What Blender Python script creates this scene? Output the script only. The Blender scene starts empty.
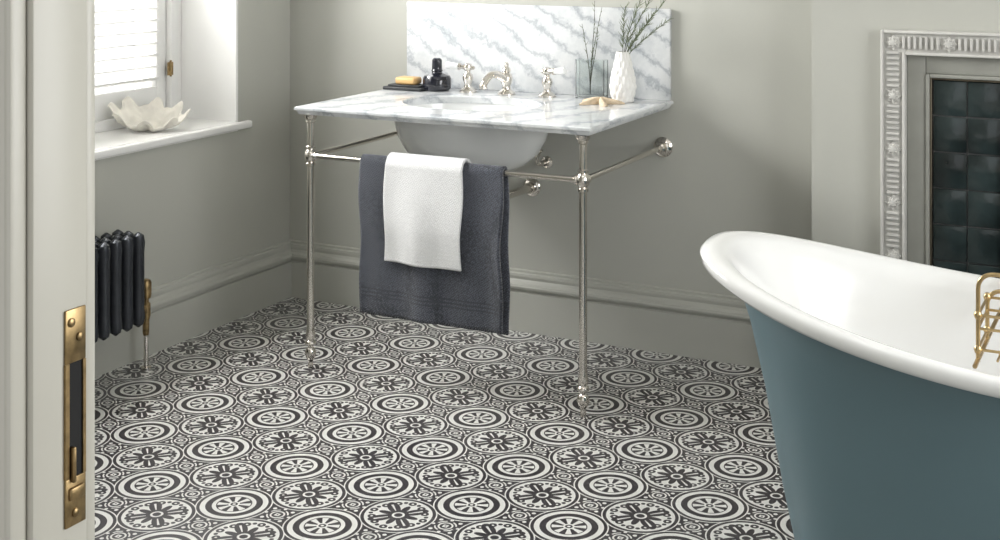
import bpy, bmesh, math, random
from math import sin, cos, pi, sqrt, atan2, radians
from mathutils import Vector, Matrix
random.seed(7)
sc = bpy.context.scene
sc.view_settings.view_transform = 'Standard'
try: sc.view_settings.look = 'None'
except Exception: pass

# ------------------------------------------------------------------ materials
def new_mat(name):
    m = bpy.data.materials.new(name); m.use_nodes = True
    nt = m.node_tree; b = nt.nodes['Principled BSDF']
    return m, nt, b

def bump(nt, b, scale, strength, dist=0.002, detail=3, kind='NOISE'):
    tc = nt.nodes.new('ShaderNodeTexCoord')
    if kind == 'NOISE':
        n = nt.nodes.new('ShaderNodeTexNoise'); n.inputs['Scale'].default_value = scale; n.inputs['Detail'].default_value = detail
        out = n.outputs['Fac']
    else:
        n = nt.nodes.new('ShaderNodeTexVoronoi'); n.inputs['Scale'].default_value = scale
        out = n.outputs['Distance']
    nt.links.new(tc.outputs['Object'], n.inputs['Vector'])
    bp = nt.nodes.new('ShaderNodeBump'); bp.inputs['Strength'].default_value = strength; bp.inputs['Distance'].default_value = dist
    nt.links.new(out, bp.inputs['Height']); nt.links.new(bp.outputs['Normal'], b.inputs['Normal'])
    return n

def mat(name, col, rough=0.5, metal=0.0, var=0.0, vscale=8, bscale=0, bstr=0.1, bdist=0.002, kind='NOISE', coat=0, trans=0, ior=1.45):
    m, nt, b = new_mat(name)
    b.inputs['Base Color'].default_value = (*col, 1)
    b.inputs['Roughness'].default_value = rough
    b.inputs['Metallic'].default_value = metal
    b.inputs['IOR'].default_value = ior
    if coat: b.inputs['Coat Weight'].default_value = coat; b.inputs['Coat Roughness'].default_value = 0.05
    if trans: b.inputs['Transmission Weight'].default_value = trans
    if var > 0:
        tc = nt.nodes.new('ShaderNodeTexCoord')
        n = nt.nodes.new('ShaderNodeTexNoise'); n.inputs['Scale'].default_value = vscale; n.inputs['Detail'].default_value = 4
        nt.links.new(tc.outputs['Object'], n.inputs['Vector'])
        r = nt.nodes.new('ShaderNodeValToRGB')
        r.color_ramp.elements[0].position = 0.3; r.color_ramp.elements[1].position = 0.7
        r.color_ramp.elements[0].color = (*[c*(1-var) for c in col], 1)
        r.color_ramp.elements[1].color = (*[min(1, c*(1+var)) for c in col], 1)
        nt.links.new(n.outputs['Fac'], r.inputs['Fac']); nt.links.new(r.outputs['Color'], b.inputs['Base Color'])
    if bscale: bump(nt, b, bscale, bstr, bdist, kind=kind)
    return m

WALL = mat('wall_paint', (0.448, 0.448, 0.405), 0.6, var=0.02, vscale=3, bscale=120, bstr=0.05)
TRIM = mat('trim_paint', (0.448, 0.448, 0.405), 0.38, var=0.02, vscale=3)
CREAM = mat('door_frame_paint', (0.52, 0.505, 0.445), 0.35, var=0.02, vscale=4)
CEIL = mat('ceiling_paint', (0.8, 0.79, 0.77), 0.7, var=0.01)
WHITE = mat('white_gloss_paint', (0.8, 0.795, 0.775), 0.35, var=0.01)
NICKEL = mat('polished_nickel', (0.74, 0.70, 0.645), 0.13, 1.0, bscale=4, bstr=0.02)
BRASS = mat('aged_brass', (0.50, 0.37, 0.19), 0.28, 1.0, var=0.15, vscale=40)
DARKBRASS = mat('lock_brass', (0.31, 0.22, 0.11), 0.38, 1.0, var=0.45, vscale=60)
CERAM = mat('white_ceramic', (0.80, 0.81, 0.805), 0.12, var=0.01, coat=0.5)
ENAMEL = mat('bath_enamel', (0.80, 0.80, 0.785), 0.16, var=0.01, coat=0.4)
TEAL = mat('bath_teal_paint', (0.105, 0.168, 0.19), 0.42, var=0.04, vscale=3, bscale=60, bstr=0.03)
IRON = mat('radiator_iron', (0.046, 0.050, 0.058), 0.25, 0.5, var=0.15, vscale=20, bscale=90, bstr=0.15)
BLACK = mat('hole_shade_black', (0.01, 0.01, 0.01), 0.8, var=0.1)  # flat black for the shade inside a hole
BLKGLASS = mat('black_glass', (0.012, 0.013, 0.02), 0.06, var=0.1, coat=0.5)
SLATE = mat('slate', (0.03, 0.032, 0.034), 0.5, var=0.3, vscale=30, bscale=60, bstr=0.2)
SOAP = mat('soap', (0.66, 0.42, 0.18), 0.45, var=0.1, vscale=15)
STAR = mat('starfish_skin', (0.60, 0.48, 0.34), 0.75, var=0.2, vscale=60, bscale=160, bstr=0.8, kind='VORONOI')
SHELL = mat('shell_calcium', (0.74, 0.71, 0.64), 0.5, var=0.12, vscale=20, bscale=60, bstr=0.3)
GLASS = mat('clear_glass', (0.95, 0.98, 0.97), 0.02, trans=1.0, ior=1.45, var=0.01)
TWIG = mat('twig_bark', (0.05, 0.055, 0.03), 0.7, var=0.3, vscale=50)
LEAF = mat('needle_leaf', (0.12, 0.15, 0.075), 0.6, var=0.3, vscale=50)
VASE = mat('bisque_vase', (0.80, 0.785, 0.755), 0.5, var=0.02)
CAST = mat('fireplace_cast', (0.55, 0.54, 0.51), 0.55, var=0.06, vscale=15, bscale=80, bstr=0.2)
SLIP = mat('fireplace_slip', (0.29, 0.29, 0.26), 0.4, var=0.08, vscale=10)
TRIMM = mat('bronze_trim', (0.16, 0.135, 0.10), 0.35, 0.9, var=0.2, vscale=20)
TILE = mat('glazed_tile', (0.022, 0.032, 0.032), 0.14, var=0.6, vscale=7, bscale=16, bstr=0.5, bdist=0.006)
GROUT = mat('grout', (0.10, 0.10, 0.10), 0.8, var=0.1)

def towel_mat(name, col, band_z, band_col, lo=0.55, bs=0.9, vs=230, weave=0.0):
    m, nt, b = new_mat(name)
    b.inputs['Roughness'].default_value = 0.95
    try: b.inputs['Sheen Weight'].default_value = 0.3
    except Exception: pass
    g = nt.nodes.new('ShaderNodeNewGeometry'); s = nt.nodes.new('ShaderNodeSeparateXYZ')
    nt.links.new(g.outputs['Position'], s.inputs[0])
    sub = nt.nodes.new('ShaderNodeMath'); sub.operation = 'SUBTRACT'; nt.links.new(s.outputs[2], sub.inputs[0]); sub.inputs[1].default_value = band_z
    ab = nt.nodes.new('ShaderNodeMath'); ab.operation = 'ABSOLUTE'; nt.links.new(sub.outputs[0], ab.inputs[0])
    pp = nt.nodes.new('ShaderNodeMath'); pp.operation = 'PINGPONG'; nt.links.new(ab.outputs[0], pp.inputs[0]); pp.inputs[1].default_value = 0.006
    lt0 = nt.nodes.new('ShaderNodeMath'); lt0.operation = 'LESS_THAN'; nt.links.new(ab.outputs[0], lt0.inputs[0]); lt0.inputs[1].default_value = 0.021
    lt1 = nt.nodes.new('ShaderNodeMath'); lt1.operation = 'LESS_THAN'; nt.links.new(pp.outputs[0], lt1.inputs[0]); lt1.inputs[1].default_value = 0.0025
    lt = nt.nodes.new('ShaderNodeMath'); lt.operation = 'MULTIPLY'; nt.links.new(lt0.outputs[0], lt.inputs[0]); nt.links.new(lt1.outputs[0], lt.inputs[1])
    tc = nt.nodes.new('ShaderNodeTexCoord')
    mp = nt.nodes.new('ShaderNodeMapping'); mp.inputs['Rotation'].default_value = (0, 0.6, 0); mp.inputs['Scale'].default_value = (1, 0.3, 1)
    nt.links.new(tc.outputs['Object'], mp.inputs['Vector'])
    vor = nt.nodes.new('ShaderNodeTexVoronoi'); vor.inputs['Scale'].default_value = vs; vor.inputs['Randomness'].default_value = 0.35
    nt.links.new(mp.outputs[0], vor.inputs['Vector'])
    r = nt.nodes.new('ShaderNodeValToRGB')
    r.color_ramp.elements[0].position = 0.1; r.color_ramp.elements[1].position = 0.7
    r.color_ramp.elements[0].color = (*[min(1, c*(1+(1-lo)*0.8)) for c in col], 1)
    r.color_ramp.elements[1].color = (*[c*lo for c in col], 1)
    nt.links.new(vor.outputs['Distance'], r.inputs['Fac'])
    mx = nt.nodes.new('ShaderNodeMixRGB'); nt.links.new(lt.outputs[0], mx.inputs[0]); nt.links.new(r.outputs['Color'], mx.inputs[1]); mx.inputs[2].default_value = (*band_col, 1)
    nt.links.new(mx.outputs[0], b.inputs['Base Color'])
    bp = nt.nodes.new('ShaderNodeBump'); bp.invert = True; bp.inputs['Strength'].default_value = bs; bp.inputs['Distance'].default_value = 0.003
    nt.links.new(vor.outputs['Distance'], bp.inputs['Height']); nt.links.new(bp.outputs['Normal'], b.inputs['Normal'])
    return m
TOWEL_D = towel_mat('charcoal_towelling', (0.083, 0.090, 0.112), 0.290, (0.05, 0.054, 0.066), 0.38, 1.0, 165)
TOWEL_W = towel_mat('white_towelling', (0.84, 0.84, 0.84), 0.440, (0.80, 0.80, 0.795), 0.90, 0.5, 165)

def marble():
    m, nt, b = new_mat('carrara_marble')
    b.inputs['Roughness'].default_value = 0.12
    tc = nt.nodes.new('ShaderNodeTexCoord')
    mp = nt.nodes.new('ShaderNodeMapping'); mp.inputs['Rotation'].default_value = (0.5, 0.9, 0.6)
    nt.links.new(tc.outputs['Object'], mp.inputs['Vector'])
    n1 = nt.nodes.new('ShaderNodeTexNoise'); n1.inputs['Scale'].default_value = 6.0; n1.inputs['Detail'].default_value = 9; n1.inputs['Roughness'].default_value = 0.7
    nt.links.new(mp.outputs[0], n1.inputs['Vector'])
    w = nt.nodes.new('ShaderNodeTexWave'); w.inputs['Scale'].default_value = 4.2; w.inputs['Distortion'].default_value = 7.0; w.inputs['Detail'].default_value = 8; w.inputs['Detail Scale'].default_value = 2.2; w.inputs['Detail Roughness'].default_value = 0.75
    nt.links.new(mp.outputs[0], w.inputs['Vector'])
    r1 = nt.nodes.new('ShaderNodeValToRGB'); e = r1.color_ramp.elements
    e[0].position = 0.0; e[0].color = (0.46, 0.48, 0.50, 1); e[1].position = 0.42; e[1].color = (0.71, 0.72, 0.72, 1)
    x = r1.color_ramp.elements.new(0.08); x.color = (0.585, 0.60, 0.615, 1)
    nt.links.new(w.outputs['Fac'], r1.inputs['Fac'])
    r2 = nt.nodes.new('ShaderNodeValToRGB'); e = r2.color_ramp.elements
    e[0].position = 0.35; e[0].color = (0.76, 0.78, 0.80, 1); e[1].position = 0.60; e[1].color = (1, 1, 1, 1)
    nt.links.new(n1.outputs['Fac'], r2.inputs['Fac'])
    mx = nt.nodes.new('ShaderNodeMixRGB'); mx.blend_type = 'MULTIPLY'; mx.inputs[0].default_value = 1
    nt.links.new(r1.outputs[0], mx.inputs[1]); nt.links.new(r2.outputs[0], mx.inputs[2]); nt.links.new(mx.outputs[0], b.inputs['Base Color'])
    return m
MARBLE = marble()

def floor_mat():
    m, nt, b = new_mat('patterned_floor')
    class E:
        def __init__(s, o): s.o = o
        def __add__(s, t): return M('ADD', s, t)
        def __sub__(s, t): return M('SUBTRACT', s, t)
        def __mul__(s, t): return M('MULTIPLY', s, t)
        def __or__(s, t): return M('MAXIMUM', s, t)
        def __lt__(s, t): return M('LESS_THAN', s, t)
        def __gt__(s, t): return M('GREATER_THAN', s, t)
    def M(op, *a):
        n = nt.nodes.new('ShaderNodeMath'); n.operation = op
        for i, v in enumerate(a):
            if isinstance(v, E): nt.links.new(v.o, n.inputs[i])
            else: n.inputs[i].default_value = v
        return E(n.outputs[0])
    def inv(e): return M('SUBTRACT', 1.0, e)
    def band(e, lo, hi): return (e > lo) * (e < hi)
    def hyp(a, c): return M('SQRT', a*a + c*c)
    g = nt.nodes.new('ShaderNodeNewGeometry'); s = nt.nodes.new('ShaderNodeSeparateXYZ'); nt.links.new(g.outputs['Position'], s.inputs[0])
    dx = E(s.outputs[0]) - 1.032; dy = E(s.outputs[1]) + 1.388
    k = 1/(sqrt(2)*0.19)
    U = (dx+dy)*k; V = (dy-dx)*k
    i = M('FLOOR', U+0.5); j = M('FLOOR', V+0.5)
    fu = U-i; fv = V-j
    r = hyp(fu, fv)
    par = M('ABSOLUTE', M('MODULO', i+j, 2.0))
    par = par > 0.5
    th = M('ARCTAN2', fv, fu)
    au = M('ABSOLUTE', fu); av = M('ABSOLUTE', fv)
    # wheel
    A = band(r, 0.450, 0.474) | band(r, 0.292, 0.378) | (band(r, 0.075, 0.235) * (M('COSINE', th*8.0) > 0.0)) | band(r, 0.022, 0.05) | band(r, 0.222, 0.238)
    # flower : slim split leaves on the axes, curls and beads between
    c2 = M('ABSOLUTE', M('COSINE', th*2.0)); s2 = M('ABSOLUTE', M('SINE', th*2.0))
    p1 = (r < (M('POWER', c2, 2.0)*0.41)) * (r > 0.085)
    vein = band(r, 0.14, 0.33) * (s2 < 0.10)
    tip1 = band(hyp(au-0.335, av-0.085), 0.018, 0.055) | band(hyp(au-0.085, av-0.335), 0.018, 0.055)
    p2 = (r < (M('POWER', s2, 3.5)*0.29)) * (r > 0.085)
    dd = hyp(au-0.262, av-0.262)
    curl = band(dd, 0.018, 0.055)
    dd2 = hyp(au-0.325, av-0.185) ; dd3 = hyp(au-0.185, av-0.325)
    beads = (dd2 < 0.030) | (dd3 < 0.030)
    B = band(r, 0.448, 0.474) | (p1*inv(vein)) | p2 | curl | tip1 | beads | (r < 0.055)
    q1 = M('SUBTRACT', 0.5, au); q2 = M('SUBTRACT', 0.5, av)
    q = hyp(q1, q2)
    white = band(q, 0.078, 0.102) | band(q1+q2, 0.018, 0.050) | band(r, 0.494, 0.512)*(q > 0.12)
    white = white | (hyp(q1, q2-0.20) < 0.028) | (hyp(q1-0.20, q2) < 0.028) | band(hyp(q1-0.125, q2-0.125), 0.0, 0.024) | (band(q, 0.125, 0.147)*(M('ABSOLUTE', q1-q2) > 0.06))
    G = inv(white)
    inside = r < 0.474
    D = inside*(par*B + inv(par)*A) + inv(inside)*G
    D = M('MINIMUM', D, 1.0)
    n = nt.nodes.new('ShaderNodeTexNoise'); n.inputs['Scale'].default_value = 14; n.inputs['Detail'].default_value = 5
    nt.links.new(g.outputs['Position'], n.inputs['Vector'])
    rw = nt.nodes.new('ShaderNodeValToRGB'); rw.color_ramp.elements[0].color = (0.64, 0.64, 0.605, 1); rw.color_ramp.elements[1].color = (0.77, 0.77, 0.74, 1)
    rd = nt.nodes.new('ShaderNodeValToRGB'); rd.color_ramp.elements[0].color = (0.028, 0.025, 0.029, 1); rd.color_ramp.elements[1].color = (0.050, 0.045, 0.050, 1)
    nt.links.new(n.outputs['Fac'], rw.inputs[0]); nt.links.new(n.outputs['Fac'], rd.inputs[0])
    mx = nt.nodes.new('ShaderNodeMixRGB'); nt.links.new(D.o, mx.inputs[0]); nt.links.new(rw.outputs[0], mx.inputs[1]); nt.links.new(rd.outputs[0], mx.inputs[2])
    nt.links.new(mx.outputs[0], b.inputs['Base Color'])
    b.inputs['Roughness'].default_value = 0.30
    bp = nt.nodes.new('ShaderNodeBump'); bp.inputs['Strength'].default_value = 0.08; bp.inputs['Distance'].default_value = 0.002
    nt.links.new(n.outputs['Fac'], bp.inputs['Height']); nt.links.new(bp.outputs['Normal'], b.inputs['Normal'])
    return m
FLOOR = floor_mat()

# ------------------------------------------------------------------ geometry helpers
def empty(name, loc=(0, 0, 0)):
    o = bpy.data.objects.new(name, None); o.location = loc; o.empty_display_size = 0.05
    sc.collection.objects.link(o); return o

def finish(bm, name, mats, parent=None, smooth=True, angle=38):
    bm.normal_update()
    bmesh.ops.recalc_face_normals(bm, faces=bm.faces)
    lim = radians(angle)
    for f in bm.faces: f.smooth = smooth
    if smooth:
        for e in bm.edges:
            if len(e.link_faces) == 2:
                if e.calc_face_angle(0) > lim: e.smooth = False
    me = bpy.data.meshes.new(name); bm.to_mesh(me); bm.free()
    if not isinstance(mats, (list, tuple)): mats = [mats]
    for m in mats: me.materials.append(m)
    o = bpy.data.objects.new(name, me); sc.collection.objects.link(o)
    if parent:
        o.parent = parent
        o.matrix_parent_inverse = Matrix.Translation(-Vector(parent.location))
    return o

def add_box(bm, lo, hi, bevel=0.0, seg=2, mi=0):
    lo = Vector(lo); hi = Vector(hi)
    r = bmesh.ops.create_cube(bm, size=1)
    vs = r['verts']
    c = (lo+hi)/2; d = hi-lo
    for v in vs: v.co = Vector((v.co.x*d.x, v.co.y*d.y, v.co.z*d.z))+c
    fs = list({f for v in vs for f in v.link_faces})
    for f in fs: f.material_index = mi
    if bevel > 0:
        es = list({e for v in vs for e in v.link_edges})
        r2 = bmesh.ops.bevel(bm, geom=es, offset=bevel, segments=seg, affect='EDGES', profile=0.5)
        for f in r2['faces']: f.material_index = mi

def box(name, lo, hi, m, parent=None, bevel=0.0, seg=2):
    bm = bmesh.new(); add_box(bm, lo, hi, bevel, seg); return finish(bm, name, m, parent)

def add_loops(bm, loops, closed=True, cap0=False, cap1=False, mis=None):
    vl = [[bm.verts.new(c) for c in L] for L in loops]
    n = len(loops[0])
    for a in range(len(vl)-1):
        for i in range(n if closed else n-1):
            j = (i+1) % n
            f = bm.faces.new((vl[a][i], vl[a][j], vl[a+1][j], vl[a+1][i]))
            if mis: f.material_index = mis[a]
    if cap0:
        f = bm.faces.new(vl[0][::-1]); f.material_index = mis[0] if mis else 0
    if cap1:
        f = bm.faces.new(vl[-1]); f.material_index = mis[-1] if mis else 0
    return vl

def add_lathe(bm, prof, c=(0, 0, 0), seg=32, axis='Z', rot=None, mod=None, mi=0):
    loops = []
    R = rot if rot is not None else Matrix.Identity(3)
    for (r, z) in prof:
        L = []
        for i in range(seg):
            a = 2*pi*i/seg
            rr = max(r, 1e-5)
            if mod: rr = rr*mod(a, z)
            L.append(R @ Vector((rr*cos(a), rr*sin(a), z))+Vector(c))
        loops.append(L)
    add_loops(bm, loops, cap0=True, cap1=True, mis=[mi]*(len(prof)))

def add_tube(bm, pts, rad, seg=12, mi=0, taper=None):
    pts = [Vector(p) for p in pts]
    n = len(pts)
    tang = []
    for i in range(n):
        a = pts[max(0, i-1)]; b_ = pts[min(n-1, i+1)]
        tang.append((b_-a).normalized())
    up = Vector((0, 0, 1)) if abs(tang[0].z) < 0.9 else Vector((1, 0, 0))
    nrm = (up - tang[0]*up.dot(tang[0])).normalized()
    loops = []
    for i in range(n):
        t = tang[i]
        nrm = (nrm - t*nrm.dot(t)).normalized()
        bn = t.cross(nrm)
        r = rad if taper is None else rad*(1+(taper-1)*i/(n-1))
        loops.append([pts[i]+nrm*(r*cos(2*pi*k/seg))+bn*(r*sin(2*pi*k/seg)) for k in range(seg)])
    add_loops(bm, loops, cap0=True, cap1=True, mis=[mi]*n)

def bez(p0, p1, p2, p3, n=12):
    p0, p1, p2, p3 = map(Vector, (p0, p1, p2, p3))
    return [p0*(1-t)**3+p1*3*t*(1-t)**2+p2*3*t*t*(1-t)+p3*t**3 for t in [i/n for i in range(n+1)]]

def extrude_profile(name, prof, p0, p1, nrm, m, parent=None):
    bm = bmesh.new(); nrm = Vector(nrm)
    loops = []
    for p in (p0, p1):
        loops.append([Vector(p)+nrm*d+Vector((0, 0, z)) for d, z in prof])
    add_loops(bm, loops, cap0=True, cap1=True)
    return finish(bm, name, m, parent, angle=20)

ROT_TO = lambda d: Vector((0, 0, 1)).rotation_difference(Vector(d).normalized()).to_matrix()

# ------------------------------------------------------------------ ROOM SHELL
XR = 4.3; YF = -3.60; CH = 2.6
box('floor', (-0.0, YF-0.0, -0.1), (XR, 0, 0), FLOOR)
box('hall_floor', (0.6, -5.6, -0.1), (XR+0.3, YF, -0.002), mat('hall_boards', (0.25, 0.17, 0.1), 0.4, var=0.15, vscale=5))
box('hall_shade_ceiling', (0.6, -5.6, CH), (XR+0.3, YF, CH+0.1), CEIL)  # unseen, added to keep light off the hall side of the door frame
box('wall_hall_left_shade', (0.6, -5.6, -0.1), (0.8, YF, CH), WALL)  # unseen, added with the hall ceiling to shade the door frame
box('wall_hall_right_shade', (XR+0.1, -5.6, -0.1), (XR+0.3, YF, CH), WALL)  # unseen, added to darken the door frame's near face
box('wall_back', (-0.5, 0, -0.1), (XR+0.3, 0.2, CH), WALL)
bm = bmesh.new()
WY0, WY1, WZ0, WZ1 = -1.75, -0.33, 0.735, 2.3
add_box(bm, (-0.5, WY0, -0.1), (0, WY1, WZ0-0.035))
add_box(bm, (-0.5, WY1, -0.1), (0, 0, CH))
add_box(bm, (-0.5, YF, -0.1), (0, WY0, CH))
add_box(bm, (-0.5, WY0, WZ1), (0, WY1, CH))
finish(bm, 'wall_left', WALL)
bm = bmesh.new()
R0, R1, RZ0, RZ1 = -3.1, -1.3, 0.8, 2.3  # opening for the added, out-of-view fill window
add_box(bm, (XR, YF, -0.1), (XR+0.3, R0, CH)); add_box(bm, (XR, R1, -0.1), (XR+0.3, 0, CH))
add_box(bm, (XR, R0, -0.1), (XR+0.3, R1, RZ0)); add_box(bm, (XR, R0, RZ1), (XR+0.3, R1, CH))
finish(bm, 'wall_right', WALL)
bm = bmesh.new()
DX0, DX1, DT = 2.38, 3.35, -3.5440
add_box(bm, (-0.5, YF, -0.1), (DX0-0.02, DT, CH)); add_box(bm, (DX1+0.02, YF, -0.1), (XR+0.3, DT, CH))
add_box(bm, (DX0-0.02, YF, 2.12), (DX1+0.02, DT, CH))
finish(bm, 'wall_front', WALL)
box('ceiling', (-0.5, YF, CH), (XR+0.3, 0.2, CH+0.1), CEIL)

BP = [(0, 0), (0.024, 0), (0.024, 0.140), (0.016, 0.144), (0.016, 0.153), (0.030, 0.157), (0.032, 0.165), (0.029, 0.173), (0.018, 0.179),
      (0.013, 0.188), (0.016, 0.199), (0.015, 0.208), (0.008, 0.211), (0.008, 0.219), (0.0, 0.222)]
extrude_profile('baseboard_back', BP, (0, 0, 0), (2.14, 0, 0), (0, -1, 0), TRIM)
extrude_profile('baseboard_left', BP, (0, DT, 0), (0, 0, 0), (1, 0, 0), TRIM)
extrude_profile('baseboard_right', BP, (XR, DT, 0), (XR, 0, 0), (-1, 0, 0), TRIM)

# ------------------------------------------------------------------ DOOR FRAME
df = empty('door_1', (DX0, -3.57, 0))
bm = bmesh.new()
add_box(bm, (DX0-0.02, YF, 0), (DX0, DT, 2.12), 0.0015)
add_box(bm, (DX1, YF, 0), (DX1+0.02, DT, 2.12), 0.0015)
add_box(bm, (DX0, YF, 2.10), (DX1, DT, 2.12), 0.0)
finish(bm, 'jamb', CREAM, df)
bm = bmesh.new()
for s, x in ((-1, DX0), (1, DX1)):
    def bx(a, b_, y0, y1, bev):
        xs = sorted((x+s*a, x+s*b_)); add_box(bm, (xs[0], y0, 0), (xs[1], y1, 2.2), bev)
    bx(0.0075, 0.10, YF-0.014, YF, 0.003)
    bx(0.0055, 0.0135, YF-0.017, YF, 0.003)
    bx(0.10, 0.125, YF-0.026, YF, 0.006)
    bx(0.002, 0.09, DT, DT+0.012, 0.003)
add_box(bm, (DX0-0.12, YF-0.02, 2.125), (DX1+0.12, YF, 2.23), 0.004)
finish(bm, 'architrave', CREAM, df)
bm = bmesh.new()
py0, py1, pz0, pz1 = -3.569, -3.5475, 0.977, 1.147
add_box(bm, (DX0, py0, 1.105), (DX0+0.0022, py1, pz1), 0.0008)
add_box(bm, (DX0, py0, pz0), (DX0+0.0022, py1, 1.015), 0.0008)
add_box(bm, (DX0, py0, 1.015), (DX0+0.0022, py0+0.004, 1.105))
add_box(bm, (DX0, py1-0.003, 1.015), (DX0+0.0022, py1, 1.105))
add_box(bm, (DX0+0.001, py0+0.005, 1.012), (DX0+0.006, py0+0.008, 1.04), 0.001)
for yy, zz in ((-3.5635, 1.137), (-3.5545, 1.124), (-3.559, 0.987)):
    add_lathe(bm, [(0.0036, 0), (0.0036, 0.0012), (0.0025, 0.002)], (DX0+0.002, yy, zz), 16, rot=ROT_TO((1, 0, 0)))
add_box(bm, (DX0+0.001, py0+0.003, 0.998), (DX0+0.005, py1-0.003, 1.008), 0.0015)
finish(bm, 'strike_plate', DARKBRASS, df)
box('strike_hole_shade', (DX0-0.001, py0+0.003, 1.013), (DX0+0.0007, py1-0.002, 1.106), BLACK, df)  # black slab painted in for the shaded depth of the keeper hole

# ------------------------------------------------------------------ WINDOW 1 (cafe height louvred shutters on the lower sash)
wn = empty('window_1', (-0.3, -1.0, 0.735))
SH = 1.50
bm = bmesh.new()
add_box(bm, (-0.5, WY0, WZ0-0.035), (0.0, WY1, WZ0), 0)
add_box(bm, (0.0, WY0-0.06, WZ0-0.028), (0.028, WY1+0.055, WZ0), 0.008, 3)
finish(bm, 'sill', WHITE, wn)
bm = bmesh.new()
add_box(bm, (-0.46, WY1-0.012, WZ0), (-0.0, WY1, WZ1))
add_box(bm, (-0.46, WY0, WZ0), (-0.0, WY0+0.012, WZ1))
finish(bm, 'reveal_board', WHITE, wn)
bm = bmesh.new()
FX0, FX1 = -0.33, -0.275
add_box(bm, (FX0, WY1-0.07, WZ0), (FX1+0.012, WY1-0.012, SH+0.03), 0.004)
add_box(bm, (FX0, WY0+0.012, WZ0), (FX1+0.012, WY0+0.07, SH+0.03), 0.004)
add_box(bm, (FX0, WY0+0.07, WZ0), (FX1+0.012, WY1-0.07, WZ0+0.035), 0.004)
finish(bm, 'shutter_surround', WHITE, wn)
bm = bmesh.new()
ya, yb = WY0+0.072, WY1-0.072
half = (ya+yb)/2
slb = bmesh.new()
for (p, q) in ((ya, half-0.002), (half+0.002, yb)):
    add_box(bm, (-0.318, p, WZ0+0.037), (-0.288, p+0.05, SH), 0.003)
    add_box(bm, (-0.318, q-0.05, WZ0+0.037), (-0.288, q, SH), 0.003)
    add_box(bm, (-0.318, p+0.05, WZ0+0.037), (-0.288, q-0.05, WZ0+0.130), 0.003)
    add_box(bm, (-0.318, p+0.05, SH-0.08), (-0.288, q-0.05, SH), 0.003)
    z = WZ0+0.156
    while z < SH-0.09:
        L = []
        for yy in (p+0.051, q-0.051):
            ring = []
            for k in range(12):
                a = 2*pi*k/12; cx = 0.029*cos(a); cz = 0.0042*sin(a); t = radians(22)
                ring.append((-0.303+cx*cos(t)-cz*sin(t), yy, z+cx*sin(t)+cz*cos(t)))
            L.append(ring)
        add_loops(slb, L, cap0=True, cap1=True)
        z += 0.044
finish(bm, 'shutter_frames', WHITE, wn); finish(slb, 'louvres', WHITE, wn)
bm = bmesh.new()
for zz in (0.93, 1.35):
    add_lathe(bm, [(0.004, -0.03), (0.005, -0.028), (0.004, -0.025), (0.004, 0.025), (0.005, 0.028), (0.003, 0.032)], (-0.262, WY1-0.075, zz), 12)
    add_box(bm, (-0.266, WY1-0.09, zz-0.025), (-0.2625, WY1-0.06, zz+0.025))
finish(bm, 'hinges', DARKBRASS, wn)
bm = bmesh.new()
for (a, c) in (((-0.44, WY0+0.012, WZ0), (-0.40, WY0+0.08, WZ1)), ((-0.44, WY1-0.08, WZ0), (-0.40, WY1-0.012, WZ1)),
               ((-0.44, WY0+0.08, WZ0), (-0.40, WY1-0.08, WZ0+0.07)), ((-0.44, WY0+0.08, WZ1-0.06), (-0.40, WY1-0.08, WZ1)), ((-0.44, WY0+0.08, 1.47), (-0.40, WY1-0.08, 1.51))):
    add_box(bm, a, c, 0.004)
finish(bm, 'sash', WHITE, wn)

w2 = empty('fill_window_right', (XR+0.2, -2.2, 1.5))  # invented window, out of view, added so fill light can enter
bm = bmesh.new()
for (a, c) in (((XR+0.15, R0, RZ0), (XR+0.2, R0+0.06, RZ1)), ((XR+0.15, R1-0.06, RZ0), (XR+0.2, R1, RZ1)), ((XR+0.15, R0+0.06, RZ0), (XR+0.2, R1-0.06, RZ0+0.06)),
               ((XR+0.15, R0+0.06, RZ1-0.06), (XR+0.2, R1-0.06, RZ1)), ((XR+0.15, R0+0.06, 1.53), (XR+0.2, R1-0.06, 1.57)), ((XR+0.155, -2.22, RZ0+0.06), (XR+0.195, -2.18, RZ1-0.06))):
    add_box(bm, a, c, 0.003)
finish(bm, 'sash', WHITE, w2)
box('sill', (XR-0.03, R0-0.03, RZ0-0.03), (XR, R1+0.03, RZ0), WHITE, w2, 0.005)

# ------------------------------------------------------------------ RADIATOR
rd = empty('radiator', (0.11, -1.5, 0))
bm = bmesh.new()
RY1 = -1.035; NSEC = 14; PITCH = 0.052; zb0 = 0.165
for i in range(NSEC):
    y = RY1-i*PITCH
    for x in (0.062, 0.106, 0.150):
        prof = [(0.004, zb0), (0.017, zb0+0.01), (0.022, zb0+0.03), (0.0195, zb0+0.065), (0.0195, 0.41), (0.022, 0.44), (0.018, 0.463), (0.004, 0.473)]
        add_lathe(bm, prof, (x, y, 0), 14)
    for z in (zb0+0.033, 0.437):
        add_tube(bm, [(0.062, y, z), (0.106, y, z), (0.150, y, z)], 0.0185, 12)
        add_lathe(bm, [(0.014, -0.027), (0.014, 0.027)], (0.106, y, z), 14, rot=ROT_TO((0, 1, 0)))
    if i in (2, NSEC-1):
        add_tube(bm, [(0.0, y+PITCH/2, zb0+0.033), (0.085, y+PITCH/2, zb0+0.033)], 0.006, 8)
        add_tube(bm, [(0.0, y+PITCH/2, 0.437), (0.085, y+PITCH/2, 0.437)], 0.006, 8)
finish(bm, 'sections', IRON, rd)
bm = bmesh.new()
vy = RY1+0.085
add_lathe(bm, [(0.012, -0.055), (0.012, -0.02), (0.015, -0.02), (0.015, 0.0), (0.011, 0.002), (0.011, 0.01)], (0.106, vy-0.01, zb0+0.033), 16, rot=ROT_TO((0, 1, 0)))
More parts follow.
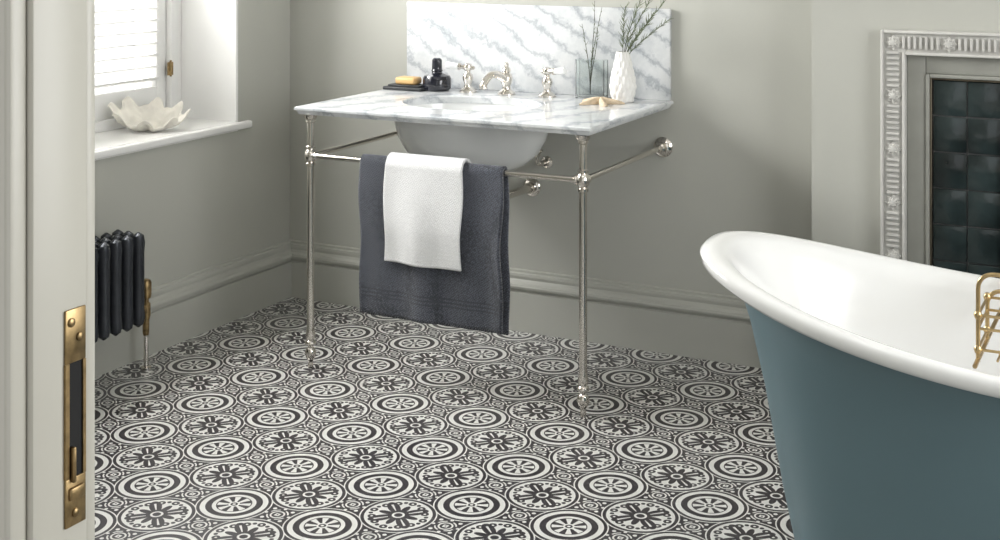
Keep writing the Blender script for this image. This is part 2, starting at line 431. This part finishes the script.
add_lathe(bm, [(0.009, 0.11), (0.011, 0.12), (0.011, 0.16), (0.015, 0.175), (0.015, 0.215), (0.010, 0.22), (0.010, 0.23), (0.016, 0.235), (0.018, 0.245), (0.018, 0.285), (0.014, 0.293), (0.005, 0.297)], (0.106, vy, 0), 16)
finish(bm, 'valve', DARKBRASS, rd)
bm = bmesh.new()
add_lathe(bm, [(0.018, 0), (0.018, 0.005), (0.008, 0.008), (0.008, 0.12)], (0.106, vy, 0), 16)
finish(bm, 'valve_pipe', NICKEL, rd)

# ------------------------------------------------------------------ WASHSTAND
ws = empty('washstand', (1.085, -0.4, 0))
TX0, TX1, TY0, TY1, TZ = 0.545, 1.615, -0.728, -0.002, 0.87
BCX, BCY = 1.025, -0.375
def rect_ray(a, x0, x1, y0, y1):
    dx, dy = cos(a), sin(a); t = 1e9
    if dx > 1e-9: t = min(t, (x1-BCX)/dx)
    if dx < -1e-9: t = min(t, (x0-BCX)/dx)
    if dy > 1e-9: t = min(t, (y1-BCY)/dy)
    if dy < -1e-9: t = min(t, (y0-BCY)/dy)
    return (BCX+dx*t, BCY+dy*t)
corn = [atan2(y-BCY, x-BCX) % (2*pi) for x in (TX0, TX1) for y in (TY0, TY1)]
angs = sorted(set([2*pi*i/96 for i in range(96)]+corn))
def ell(a, rx, ry, z):
    d = 1/sqrt((cos(a)/rx)**2+(sin(a)/ry)**2); return (BCX+cos(a)*d, BCY+sin(a)*d, z)
def rl(o, z):
    L = []
    for a in angs:
        x, y = rect_ray(a, TX0, TX1, TY0, TY1)
        cx, cy = (TX0+TX1)/2, (TY0+TY1)/2
        hx, hy = (TX1-TX0)/2, (TY1-TY0)/2
        L.append((cx+(x-cx)*(hx-o)/hx, cy+(y-cy)*(hy-o)/hy, z))
    return L
RX, RY = 0.245, 0.185
bm = bmesh.new()
loops = [[ell(a, RX, RY, TZ-0.026) for a in angs], [ell(a, RX, RY, TZ-0.005) for a in angs], [ell(a, RX+0.004, RY+0.004, TZ) for a in angs],
         rl(0.006, TZ), rl(0.001, TZ-0.003), rl(0.0, TZ-0.008), rl(0.001, TZ-0.012), rl(0.006, TZ-0.014), rl(0.007, TZ-0.018), rl(0.012, TZ-0.026), [ell(a, RX, RY, TZ-0.026) for a in angs]]
add_loops(bm, loops); bmesh.ops.remove_doubles(bm, verts=bm.verts, dist=1e-5)
finish(bm, 'marble_top', MARBLE, ws, angle=30)
box('backsplash', (0.556, -0.022, TZ), (1.608, -0.001, 1.186), MARBLE, ws, 0.003)
bm = bmesh.new()
def el(rx, ry, z, n=64): return [(BCX+rx*cos(2*pi*i/n), BCY+ry*sin(2*pi*i/n), z) for i in range(n)]
z0 = TZ-0.0265
outer = [el(0.284, 0.225, z0), el(0.286, 0.227, z0-0.012), el(0.280, 0.220, z0-0.020), el(0.276, 0.216, z0-0.05), el(0.264, 0.206, z0-0.09), el(0.238, 0.186, z0-0.135), el(0.195, 0.152, z0-0.172), el(0.140, 0.112, z0-0.196), el(0.08, 0.065, z0-0.208), el(0.03, 0.03, z0-0.211)]
inner = [el(0.02, 0.02, z0-0.175), el(0.07, 0.055, z0-0.172), el(0.14, 0.105, z0-0.155), el(0.195, 0.145, z0-0.122), el(0.228, 0.172, z0-0.075), el(0.243, 0.185, z0-0.03), el(0.247, 0.188, z0)]
add_loops(bm, inner[::-1], cap1=True)
add_loops(bm, [inner[-1]]+outer, cap1=True)
bmesh.ops.remove_doubles(bm, verts=bm.verts, dist=1e-6)
finish(bm, 'basin', CERAM, ws)
bm = bmesh.new()
add_lathe(bm, [(0.022, 0), (0.022, 0.004), (0.016, 0.006), (0.004, 0.004)], (BCX, BCY, z0-0.176), 24)
finish(bm, 'drain', NICKEL, ws)
LX0, LX1, LY, RZ = 0.592, 1.578, -0.70, 0.707
legp = [(0.004, 0), (0.008, 0.002), (0.009, 0.012), (0.007, 0.022), (0.013, 0.032), (0.0185, 0.045), (0.019, 0.055), (0.014, 0.066), (0.009, 0.071), (0.010, 0.076), (0.018, 0.08), (0.019, 0.085), (0.017, 0.09),
        (0.012, 0.094), (0.015, 0.102), (0.016, 0.112), (0.0135, 0.128), (0.012, 0.15), (0.012, 0.672), (0.017, 0.675), (0.017, 0.683), (0.013, 0.686), (0.018, 0.693), (0.021, 0.703), (0.021, 0.711), (0.018, 0.721), (0.013, 0.728),
        (0.017, 0.731), (0.017, 0.738), (0.012, 0.741), (0.012, 0.815), (0.016, 0.819), (0.016, 0.826), (0.021, 0.832), (0.023, 0.8435)]
for i, x in enumerate((LX0, LX1)):
    bm = bmesh.new(); add_lathe(bm, legp, (x, LY, 0), 28); finish(bm, f'leg_{i+1}', NICKEL, ws)
bm = bmesh.new()
add_tube(bm, [(LX0, LY, RZ), (LX1, LY, RZ)], 0.0095, 16)
for x in (LX0, LX1):
    add_tube(bm, [(x, LY, RZ), (x, -0.01, RZ)], 0.0095, 16)
    add_lathe(bm, [(0.013, 0.0), (0.016, 0.004), (0.016, 0.010), (0.011, 0.014), (0.011, 0.022)], (x, LY+0.015, RZ), 20, rot=ROT_TO((0, 1, 0)))
    add_lathe(bm, [(0.034, 0.0), (0.035, 0.006), (0.029, 0.012), (0.018, 0.016), (0.016, 0.03), (0.020, 0.034), (0.020, 0.042), (0.013, 0.046), (0.010, 0.06)], (x, -0.001, RZ), 28, rot=ROT_TO((0, -1, 0)))
for s, x in ((1, LX0), (-1, LX1)):
    add_lathe(bm, [(0.013, 0.0), (0.016, 0.004), (0.016, 0.010), (0.011, 0.014), (0.011, 0.022)], (x+s*0.015, LY, RZ), 20, rot=ROT_TO((s, 0, 0)))
finish(bm, 'rails', NICKEL, ws)
bm = bmesh.new()
add_lathe(bm, [(0.022, 0.50), (0.026, 0.505), (0.026, 0.55), (0.022, 0.56), (0.022, 0.575), (0.016, 0.58), (0.016, 0.605), (0.02, 0.61), (0.02, 0.6320)], (BCX, BCY, 0), 24)
add_tube(bm, [(BCX, BCY, 0.54)]+bez((1.05, -0.36, 0.54), (1.08, -0.32, 0.54), (1.085, -0.3, 0.54), (1.085, -0.25, 0.535))+[(1.075, -0.005, 0.525)], 0.015, 16)
add_lathe(bm, [(0.034, 0.0), (0.034, 0.006), (0.028, 0.012), (0.02, 0.014), (0.02, 0.03)], (1.075, -0.001, 0.525), 28, rot=ROT_TO((0, -1, 0)))
finish(bm, 'trap', NICKEL, ws)
bm = bmesh.new()
for x in (0.95, 1.135):
    add_tube(bm, [(x, -0.001, 0.62), (x, -0.05, 0.62)]+bez((x, -0.05, 0.62), (x, -0.08, 0.62), (x, -0.09, 0.63), (x, -0.09, 0.66))+[(x, -0.09, 0.84)], 0.007, 12)
    add_lathe(bm, [(0.022, 0), (0.022, 0.004), (0.012, 0.008), (0.012, 0.03)], (x, -0.001, 0.62), 20, rot=ROT_TO((0, -1, 0)))
    add_lathe(bm, [(0.012, 0), (0.014, 0.004), (0.014, 0.018), (0.01, 0.02)], (x, -0.09, 0.655), 16)
    add_tube(bm, [(x, -0.09, 0.664), (x+0.03, -0.11, 0.68)], 0.005, 10)
finish(bm, 'supply_valves', NICKEL, ws)

# ------------------------------------------------------------------ FAUCET
fc = empty('faucet', (1.025, -0.11, TZ))
bm = bmesh.new(); wb = bmesh.new()
T = TZ+0.0005; S = 1.16
sp = lambda L: [(r*S, z*S) for r, z in L]
for sx, x in ((-1, 0.868), (1, 1.185)):
    add_lathe(bm, sp([(0.027, 0), (0.027, 0.004), (0.022, 0.009), (0.012, 0.016), (0.010, 0.024), (0.014, 0.034), (0.017, 0.044), (0.015, 0.054), (0.009, 0.06), (0.008, 0.066), (0.013, 0.07), (0.015, 0.078), (0.012, 0.087), (0.006, 0.09)]), (x, -0.11, T), 24)
    d = Vector((sx*0.9, -0.25, 0.08)).normalized()
    c = Vector((x, -0.11, T+0.077*S))
    add_lathe(bm, sp([(0.006, 0), (0.006, 0.022), (0.011, 0.024), (0.011, 0.031)]), c, 16, rot=ROT_TO(d))
    add_lathe(wb, sp([(0.008, 0.031), (0.0095, 0.034), (0.011, 0.054), (0.0115, 0.064), (0.010, 0.070), (0.004, 0.072)]), c, 16, rot=ROT_TO(d))
    add_lathe(bm, sp([(0.006, 0), (0.007, 0.018), (0.004, 0.022)]), c, 12, rot=ROT_TO(-d))
x = 1.025
add_lathe(bm, sp([(0.028, 0), (0.028, 0.004), (0.023, 0.009), (0.014, 0.016), (0.012, 0.026), (0.017, 0.036), (0.019, 0.048), (0.017, 0.06), (0.011, 0.067), (0.014, 0.072), (0.012, 0.08), (0.006, 0.086), (0.008, 0.093), (0.004, 0.099)]), (x, -0.11, T), 28)
add_tube(bm, bez((x, -0.115, T+0.052), (x-0.01, -0.16, T+0.08), (x-0.02, -0.20, T+0.095), (x-0.03, -0.232, T+0.040), 16), 0.0145, 16, taper=0.85)
add_lathe(bm, [(0.013, 0), (0.0145, 0.004), (0.0135, 0.014)], (x-0.03, -0.232, T+0.030), 16)
finish(bm, 'tap_body', NICKEL, fc); finish(wb, 'porcelain_levers', CERAM, fc)

# ------------------------------------------------------------------ COUNTER OBJECTS
sd = empty('soap_dish', (0.625, -0.14, TZ))
box('tray', (0.55, -0.185, T), (0.715, -0.085, T+0.012), SLATE, sd, 0.004, 3)
box('slat_base', (0.565, -0.172, T+0.012), (0.70, -0.098, T+0.019), SLATE, sd, 0.002)
box('soap_bar', (0.59, -0.165, T+0.0195), (0.675, -0.105, T+0.046), SOAP, None, 0.009, 4)
bpb = empty('soap_bottle', (0.742, -0.115, TZ))
bm = bmesh.new()
add_lathe(bm, [(0.044, 0), (0.051, 0.006), (0.053, 0.02), (0.052, 0.045), (0.047, 0.054), (0.03, 0.060), (0.02, 0.064), (0.018, 0.070)], (0.742, -0.115, T), 36)
finish(bm, 'bottle', BLKGLASS, bpb)
bm = bmesh.new()
add_lathe(bm, [(0.020, 0.0695), (0.022, 0.073), (0.019, 0.077), (0.019, 0.085), (0.018, 0.112), (0.012, 0.118)], (0.742, -0.115, T), 24)
finish(bm, 'stopper', BLKGLASS, bpb)

rv = empty('ribbed_vase', (1.477, -0.125, TZ))
bm = bmesh.new()
vp = [(0.028, 0), (0.033, 0.003), (0.039, 0.03), (0.042, 0.055), (0.039, 0.085), (0.031, 0.12), (0.025, 0.15), (0.021, 0.172), (0.0195, 0.172), (0.019, 0.155), (0.02, 0.12)]
vv = []
for a in range(len(vp)-1):
    for k in range(6):
        t = k/6; vv.append((vp[a][0]*(1-t)+vp[a+1][0]*t, vp[a][1]*(1-t)+vp[a+1][1]*t))
vv.append(vp[-1])
add_lathe(bm, vv, (1.477, -0.125, T), 140, mod=lambda a, z: 1+0.13*abs(sin(6*a+z*60))*abs(sin(6*a-z*60)))
finish(bm, 'vase', VASE, rv, angle=60)
def spray(parent, base, tips, mat_, needles=26, nl=0.02, name='branches', r=0.0016):
    bm = bmesh.new(); bn = bmesh.new()
    for tip in tips:
        b0 = Vector(base); t = Vector(tip)
        mid = (b0*0.5+t*0.5)+Vector((random.uniform(-.012, .012), random.uniform(-.01, .01), 0.02))
        pts = bez(b0, b0+Vector((0, 0, (t.z-b0.z)*0.4)), mid, t, 16)
        add_tube(bm, pts, r, 6, taper=0.4)
        for q in range(needles):
            f = 0.35+0.65*q/needles; ii = min(15, int(f*16)); p = pts[ii].lerp(pts[ii+1], f*16-ii)
            tg = (pts[ii+1]-pts[ii]).normalized()
            sd_ = Vector((random.uniform(-1, 1), random.uniform(-1, 1), random.uniform(-.3, .6))).normalized()
            d = (tg*1.1+sd_*0.8).normalized()*nl*random.uniform(0.6, 1.2)
            add_tube(bn, [p, p+d*0.5+sd_*0.001, p+d], 0.0013, 5, taper=0.3)
    finish(bm, name, TWIG, parent); finish(bn, name+'_needles', mat_, parent)
spray(rv, (1.477, -0.125, T+0.10), [(1.50, -0.16, 1.20), (1.55, -0.13, 1.24), (1.62, -0.10, 1.22), (1.60, -0.16, 1.18), (1.645, -0.12, 1.16), (1.58, -0.10, 1.25)], LEAF, 44, 0.026)
gv = empty('glass_bud_vase', (1.345, -0.075, TZ))
bm = bmesh.new()
gx0, gx1, gy0, gy1 = 1.285, 1.395, -0.092, -0.058
add_box(bm, (gx0, gy0, T), (gx1, gy1, T+0.012), 0.001)
add_box(bm, (gx0, gy0, T+0.012), (gx0+0.004, gy1, T+0.135)); add_box(bm, (gx1-0.004, gy0, T+0.012), (gx1, gy1, T+0.135))
add_box(bm, (gx0+0.004, gy0, T+0.012), (gx1-0.004, gy0+0.003, T+0.135)); add_box(bm, (gx0+0.004, gy1-0.003, T+0.012), (gx1-0.004, gy1, T+0.135))
finish(bm, 'glass', GLASS, gv, smooth=False)
spray(gv, (1.335, -0.075, T+0.015), [(1.31, -0.09, 1.13), (1.345, -0.06, 1.21), (1.385, -0.09, 1.19), (1.365, -0.08, 1.11)], LEAF, 14, 0.014, 'twigs', 0.0018)
bm = bmesh.new()
N = 60
sx, sy = 1.425, -0.20
def srad(a):
    return 0.020+0.062*(0.5+0.5*cos(5*a))**1.9
loops = []
for f, h in ((1.0, 0.0), (1.02, 0.003), (0.92, 0.008), (0.7, 0.013), (0.45, 0.018), (0.2, 0.022), (0.02, 0.023)):
    loops.append([(sx+f*srad(2*pi*i/N)*cos(2*pi*i/N+0.3), sy+f*srad(2*pi*i/N)*sin(2*pi*i/N+0.3), T+h) for i in range(N)])
add_loops(bm, loops, cap0=True, cap1=True)
finish(bm, 'starfish', STAR)

# clam shell on sill : fluted half clam, hinge low towards the room, frilled lip towards the window
bm = bmesh.new()
NA, NR = 260, 22
cx, cy, cz = -0.135, -0.67, WZ0
u1 = Vector((0.80, 0.60, 0)); u2 = Vector((-0.60, 0.80, 0))
rows = []
for i in range(NR+1):
    r = i/NR; row = []
    for k in range(NA):
        a = 2*pi*k/NA
        back = 0.5+0.5*sin(a)
        fl = cos(a*8+0.9+0.5*sin(a))
        fl = math.copysign(abs(fl)**0.7, fl)
        rx = 0.132; ry = 0.068
        rad = 1+0.11*fl*r+0.03*cos(3*a+1)
        px = rx*cos(a)*r*rad; py = ry*sin(a)*r*rad
        up = (0.022+0.066*back)*r**2.0+0.017*fl*r**1.5+0.005*cos(17*a+2)*r**4
        up += 0.022*r**3*max(0, -cos(a))
        up += 0.003*sin(r*34+fl)*r
        p = u1*px+u2*py
        row.append((cx+p.x, cy+p.y, cz+0.004+up))
    rows.append(row)
add_loops(bm, rows)
bmesh.ops.remove_doubles(bm, verts=bm.verts, dist=1e-5)
o = finish(bm, 'clam_shell', SHELL, None, angle=80)
mn = min(v.co.z for v in o.data.vertices)
for v in o.data.vertices: v.co.z += WZ0+0.0025-mn
md = o.modifiers.new('s', 'SOLIDIFY'); md.thickness = 0.004; md.offset = 0

# ------------------------------------------------------------------ TOWELS
def wave(x, z):
    drop = max(0, RZ-z)
    return (0.009*sin(x*19+0.6)+0.005*sin(x*41+2.0+z*3))*min(1, drop/0.25)+0.004*sin(z*14+x*6)*min(1, drop/0.2)
def towel(name, x0, x1, R, zf, zb, th, m, skew=0.0, off=0.0, lean=0.0):
    bm = bmesh.new(); rows = []
    path = []
    nB = 24
    for i in range(nB+1): path.append(('b', zb+(RZ-zb)*i/nB))
    for i in range(1, 10): path.append(('a', pi*i/10))
    for i in range(nB*2+1): path.append(('f', RZ+(zf-RZ)*i/(nB*2)))
    NX = 70
    for kind, v in path:
        row = []
        for k in range(NX+1):
            u = k/NX; x = x0+(x1-x0)*u
            if kind == 'a':
                y = LY+R*cos(v); z = RZ+R*sin(v)
            elif kind == 'b':
                z = v; y = LY+R+0.25*abs(wave(x, z))
            else:
                z = v+skew*(u-0.5)*(RZ-v)/(RZ-zf); y = LY-R-off-wave(x, z)-0.012*min(1, (RZ-z)/0.2)
            dr = max(0, RZ-z)
            xx = x+lean*dr+0.003*sin(z*23)*(1 if u > 0.5 else -1)*(abs(u-0.5)*2)**4
            row.append((xx, y, z))
        rows.append(row)
    add_loops(bm, rows, closed=False)
    o = finish(name=name, bm=bm, mats=m, parent=None, angle=80)
    md = o.modifiers.new('s', 'SOLIDIFY'); md.thickness = th; md.offset = 0
    return o
towel('bath_towel', 0.800, 1.318, 0.0165, 0.222, 0.205, 0.010, TOWEL_D, skew=0.0, lean=0.008)
towel('hand_towel', 0.905, 1.185, 0.0300, 0.400, 0.45, 0.009, TOWEL_W, off=0.003)

# ------------------------------------------------------------------ BATHTUB
BX, BY = 3.04, -1.38
bt = empty('bathtub', (BX, BY, 0))
def bl(a, b_, f=None, dz=0.0, n=128, absz=None):
    L = []
    for i in range(n):
        t = 2*pi*i/n; c = cos(t); s = sin(t); e = 2/2.35
        x = a*math.copysign(abs(c)**e, c); y = b_*math.copysign(abs(s)**e, s)
        zr = 0.615+0.122*(abs(x/a))**2.0
        z = absz if absz is not None else zr*f+dz
        L.append((BX+x, BY+y, z))
    return L
bm = bmesh.new()
ext = [bl(0.63, 0.255, absz=0.0), bl(0.64, 0.262, absz=0.006), bl(0.64, 0.262, absz=0.05), bl(0.632, 0.258, absz=0.058), bl(0.668, 0.277, 0.3), bl(0.708, 0.298, 0.6), bl(0.742, 0.316, 0.8), bl(0.766, 0.330, 0.9), bl(0.785, 0.346, 1, -0.03)]
add_loops(bm, ext, cap0=True)
finish(bm, 'painted_body', TEAL, bt, angle=50)
bm = bmesh.new()
rim = [bl(0.780, 0.342, 1, -0.034), bl(0.80, 0.356, 1, -0.037), bl(0.835, 0.372, 1, -0.033), bl(0.851, 0.381, 1, -0.020), bl(0.854, 0.382, 1, -0.006), bl(0.846, 0.376, 1, 0.003), bl(0.828, 0.362, 1, 0.005), bl(0.806, 0.348, 1, 0.0), bl(0.788, 0.335, 1, -0.013), bl(0.768, 0.322, 1, -0.04),
       bl(0.744, 0.309, 0.88), bl(0.718, 0.295, 0.8), bl(0.685, 0.278, 0.62), bl(0.645, 0.256, 0.42), bl(0.58, 0.22, absz=0.19), bl(0.5, 0.17, absz=0.165), bl(0.3, 0.1, absz=0.158), bl(0.05, 0.02, absz=0.155)]
add_loops(bm, rim, cap1=True)
finish(bm, 'enamel_interior', ENAMEL, bt, angle=50)

# bath rack
br = empty('bath_rack', (2.95, -1.4, 0.64))
bm = bmesh.new()
ax0, ax1 = 2.820, 3.10; an, af = -1.735, -1.03
zr = 0.632
for x in (ax0, ax1):
    add_tube(bm, [(x, an, zr+0.004), (x, af, zr+0.004)], 0.0045, 10)
for (y0_, y1_) in ((-1.69, -1.55), (-1.21, -1.07)):
    for z in (0.655, 0.695, 0.72):
        for yy in (y0_, y1_): add_tube(bm, [(ax0, yy, z), (ax1, yy, z)], 0.0028, 8)
        for xx in (ax0, ax1): add_tube(bm, [(xx, y0_, z), (xx, y1_, z)], 0.0028, 8)
    for y in (y0_, y1_):
        top = 0.80 if y in (-1.69, -1.07) else 0.735
        rr = 0.03
        pts = [(ax0, y, zr)]+bez((ax0, y, top-rr), (ax0, y, top-rr*.4), (ax0+rr*.4, y, top), (ax0+rr, y, top), 8)+bez((ax1-rr, y, top), (ax1-rr*.4, y, top), (ax1, y, top-rr*.4), (ax1, y, top-rr), 8)+[(ax1, y, zr)]
        add_tube(bm, pts, 0.0042, 10)
        for x in (ax0, ax1):
            add_lathe(bm, [(0.003, -0.009), (0.006, -0.006), (0.008, 0), (0.006, 0.006), (0.003, 0.009)], (x, y, 0.72), 12)
            add_lathe(bm, [(0.003, -0.009), (0.006, -0.006), (0.008, 0), (0.006, 0.006), (0.003, 0.009)], (x, y, 0.655), 12)
    for k in range(1, 8):
        xx = ax0+(ax1-ax0)*k/8
        add_tube(bm, [(xx, y0_, zr+0.006), (xx, y1_, zr+0.006)], 0.0025, 8)
finish(bm, 'wire_frame', BRASS, br)

# ------------------------------------------------------------------ CHIMNEY BREAST + FIREPLACE
box('wall_chimney_breast', (2.14, -0.20, 0), (3.76, 0.0, CH), WALL)
extrude_profile('baseboard_breast', BP, (2.14, -0.20, 0), (2.355, -0.20, 0), (0, -1, 0), TRIM)
fp = empty('fireplace', (2.95, -0.23, 0))
FX = 2.36; FXR = 3.54; FT = 1.153; BW = 0.073; yb_ = -0.2005
bm = bmesh.new()
def frame(bm, x0, x1, top, w, y0, y1, bev=0.0):
    add_box(bm, (x0, y0, 0), (x0+w, y1, top), bev); add_box(bm, (x1-w, y0, 0), (x1, y1, top), bev)
    add_box(bm, (x0+w, y0, top-w), (x1-w, y1, top), bev)
frame(bm, FX, FXR, FT, BW, -0.238, yb_, 0.002)
frame(bm, FX, FXR, FT, 0.009, -0.250, -0.238, 0.003)
frame(bm, FX+BW-0.009, FXR-BW+0.009, FT-BW+0.009, 0.009, -0.250, -0.238, 0.003)
def orn(pos, vert):
    x, z = pos
    if vert: add_box(bm, (x-0.018, -0.249, z-0.0038), (x+0.018, -0.238, z+0.0038), 0.001, 1)
    else: add_box(bm, (x-0.0038, -0.249, z-0.018), (x+0.0038, -0.238, z+0.018), 0.001, 1)
def ros(x, z):
    add_lathe(bm, [(0.021, 0), (0.020, 0.006), (0.014, 0.006), (0.010, 0.013), (0.002, 0.015)], (x, -0.238, z), 32, rot=ROT_TO((0, -1, 0)), mod=lambda a, zz: 1+0.18*cos(8*a))
mid = FX+BW/2; midr = FXR-BW/2; mt = FT-BW/2
for xx in (mid, midr):
    z = mt; c = 0
    while z > 0.03:
        if c % 8 == 0: ros(xx, z); z -= 0.031
        else: orn((xx, z), True); z -= 0.0165 if (c+1) % 8 else 0.031
        c += 1
x = mid+0.031; c = 1
while x < midr-0.03:
    if c % 8 == 0: ros(x, mt); x += 0.031
    else: orn((x, mt), False); x += 0.0165 if (c+1) % 8 else 0.031
    c += 1
finish(bm, 'surround', CAST, fp)
bm = bmesh.new()
ix0, ix1, it = FX+BW, FXR-BW, FT-BW
frame(bm, ix0, ix1, it, 0.055, -0.222, yb_, 0.004)
frame(bm, ix0+0.055, ix1-0.055, it-0.055, 0.012, -0.230, yb_, 0.004)
finish(bm, 'slip', SLIP, fp)
tx0, tx1, tt = ix0+0.067, ix1-0.067, it-0.067
bm = bmesh.new()
frame(bm, tx0, tx1, tt, 0.006, -0.224, yb_, 0.002)
finish(bm, 'metal_trim', TRIMM, fp)
tx0 += 0.006; tx1 -= 0.006; tt -= 0.006
box('grout_bed', (tx0, -0.206, 0.0), (tx1, yb_, tt), GROUT, fp)
bm = bmesh.new()
tw, thh = 0.098, 0.108
nx = int((tx1-tx0)/tw); tw = (tx1-tx0)/nx
for i in range(nx):
    z = tt
    while z > 0.02:
        zb_ = max(0.0, z-thh)
        inside = 2 <= i < nx-2 and z < tt-thh-0.01
        if not inside:
            j = random.uniform(-0.0015, 0.0015)
            add_box(bm, (tx0+i*tw+0.0018, -0.213+j, zb_+0.0018), (tx0+(i+1)*tw-0.0018, -0.206, z-0.0018), 0.003)
        z -= thh
finish(bm, 'glazed_tiles', TILE, fp)
bm = bmesh.new()
cx0, cx1, ct = tx0+2*tw+0.003, tx1-2*tw-0.003, tt-thh-0.003
frame(bm, cx0, cx1, ct, 0.035, -0.235, -0.206, 0.006)
add_box(bm, (cx0+0.035, -0.212, 0.0), (cx1-0.035, -0.206, ct-0.035))
for k in range(9):
    xx = cx0+0.07+(cx1-cx0-0.14)*k/8
    add_tube(bm, [(xx, -0.25, 0.10), (xx, -0.25, 0.26)], 0.006, 8)
add_box(bm, (cx0+0.04, -0.262, 0.09), (cx1-0.04, -0.212, 0.105), 0.003); add_box(bm, (cx0+0.04, -0.262, 0.255), (cx1-0.04, -0.212, 0.27), 0.003)
finish(bm, 'cast_iron_insert', IRON, fp)

# ------------------------------------------------------------------ LIGHTS
def area(name, loc, rot, sx_, sy_, power, col):
    l = bpy.data.lights.new(name, 'AREA'); l.shape = 'RECTANGLE'; l.size = sx_; l.size_y = sy_; l.energy = power; l.color = col
    o = bpy.data.objects.new(name, l); o.location = loc; o.rotation_euler = rot; sc.collection.objects.link(o); return o
area('daylight_window_left', (-1.0, -1.05, 2.25), (0, radians(-62), 0), 1.4, 1.9, 330, (1.0, 0.995, 0.985))
area('fill_light_right', (XR+0.35, -2.2, 1.6), (0, radians(90), 0), 1.6, 1.9, 72, (0.98, 0.99, 1.0))  # added fill from the right, behind the invented window
cl = empty('fill_lamp', (2.2, -2.3, CH))  # invented pendant, out of view, added as soft fill
bm = bmesh.new(); add_lathe(bm, [(0.06, 0), (0.06, -0.02), (0.008, -0.03), (0.006, -0.2), (0.03, -0.21), (0.03, -0.24)], (2.2, -2.3, CH), 24); finish(bm, 'fill_lamp_rose', NICKEL, cl)
m, nt, b = new_mat('fill_lamp_glass'); b.inputs['Base Color'].default_value = (0.9, 0.88, 0.85, 1); b.inputs['Emission Color'].default_value = (1, 0.97, 0.94, 1); b.inputs['Emission Strength'].default_value = 9  # glowing glass of the added fill pendant
bm = bmesh.new(); add_lathe(bm, [(0.03, -0.235)]+[(0.13*sin(pi*k/14+0.2), -0.36+0.13*cos(pi*k/14+0.2)) for k in range(13)]+[(0.005, -0.49)], (2.2, -2.3, CH), 32); finish(bm, 'fill_lamp_globe', m, cl)

w = bpy.data.worlds.new('sky'); sc.world = w; w.use_nodes = True
bg = w.node_tree.nodes['Background']; bg.inputs[0].default_value = (0.96, 0.98, 1.0, 1); bg.inputs[1].default_value = 1.3

# ------------------------------------------------------------------ CAMERA
cam = bpy.data.cameras.new('camera'); co = bpy.data.objects.new('camera', cam); sc.collection.objects.link(co)
co.location = (3.15, -4.332, 1.44); co.rotation_euler = (radians(90), 0, radians(27))
cam.sensor_width = 36; cam.lens = 36*1322/1000; cam.shift_y = -0.335; cam.clip_start = 0.02
sc.camera = co
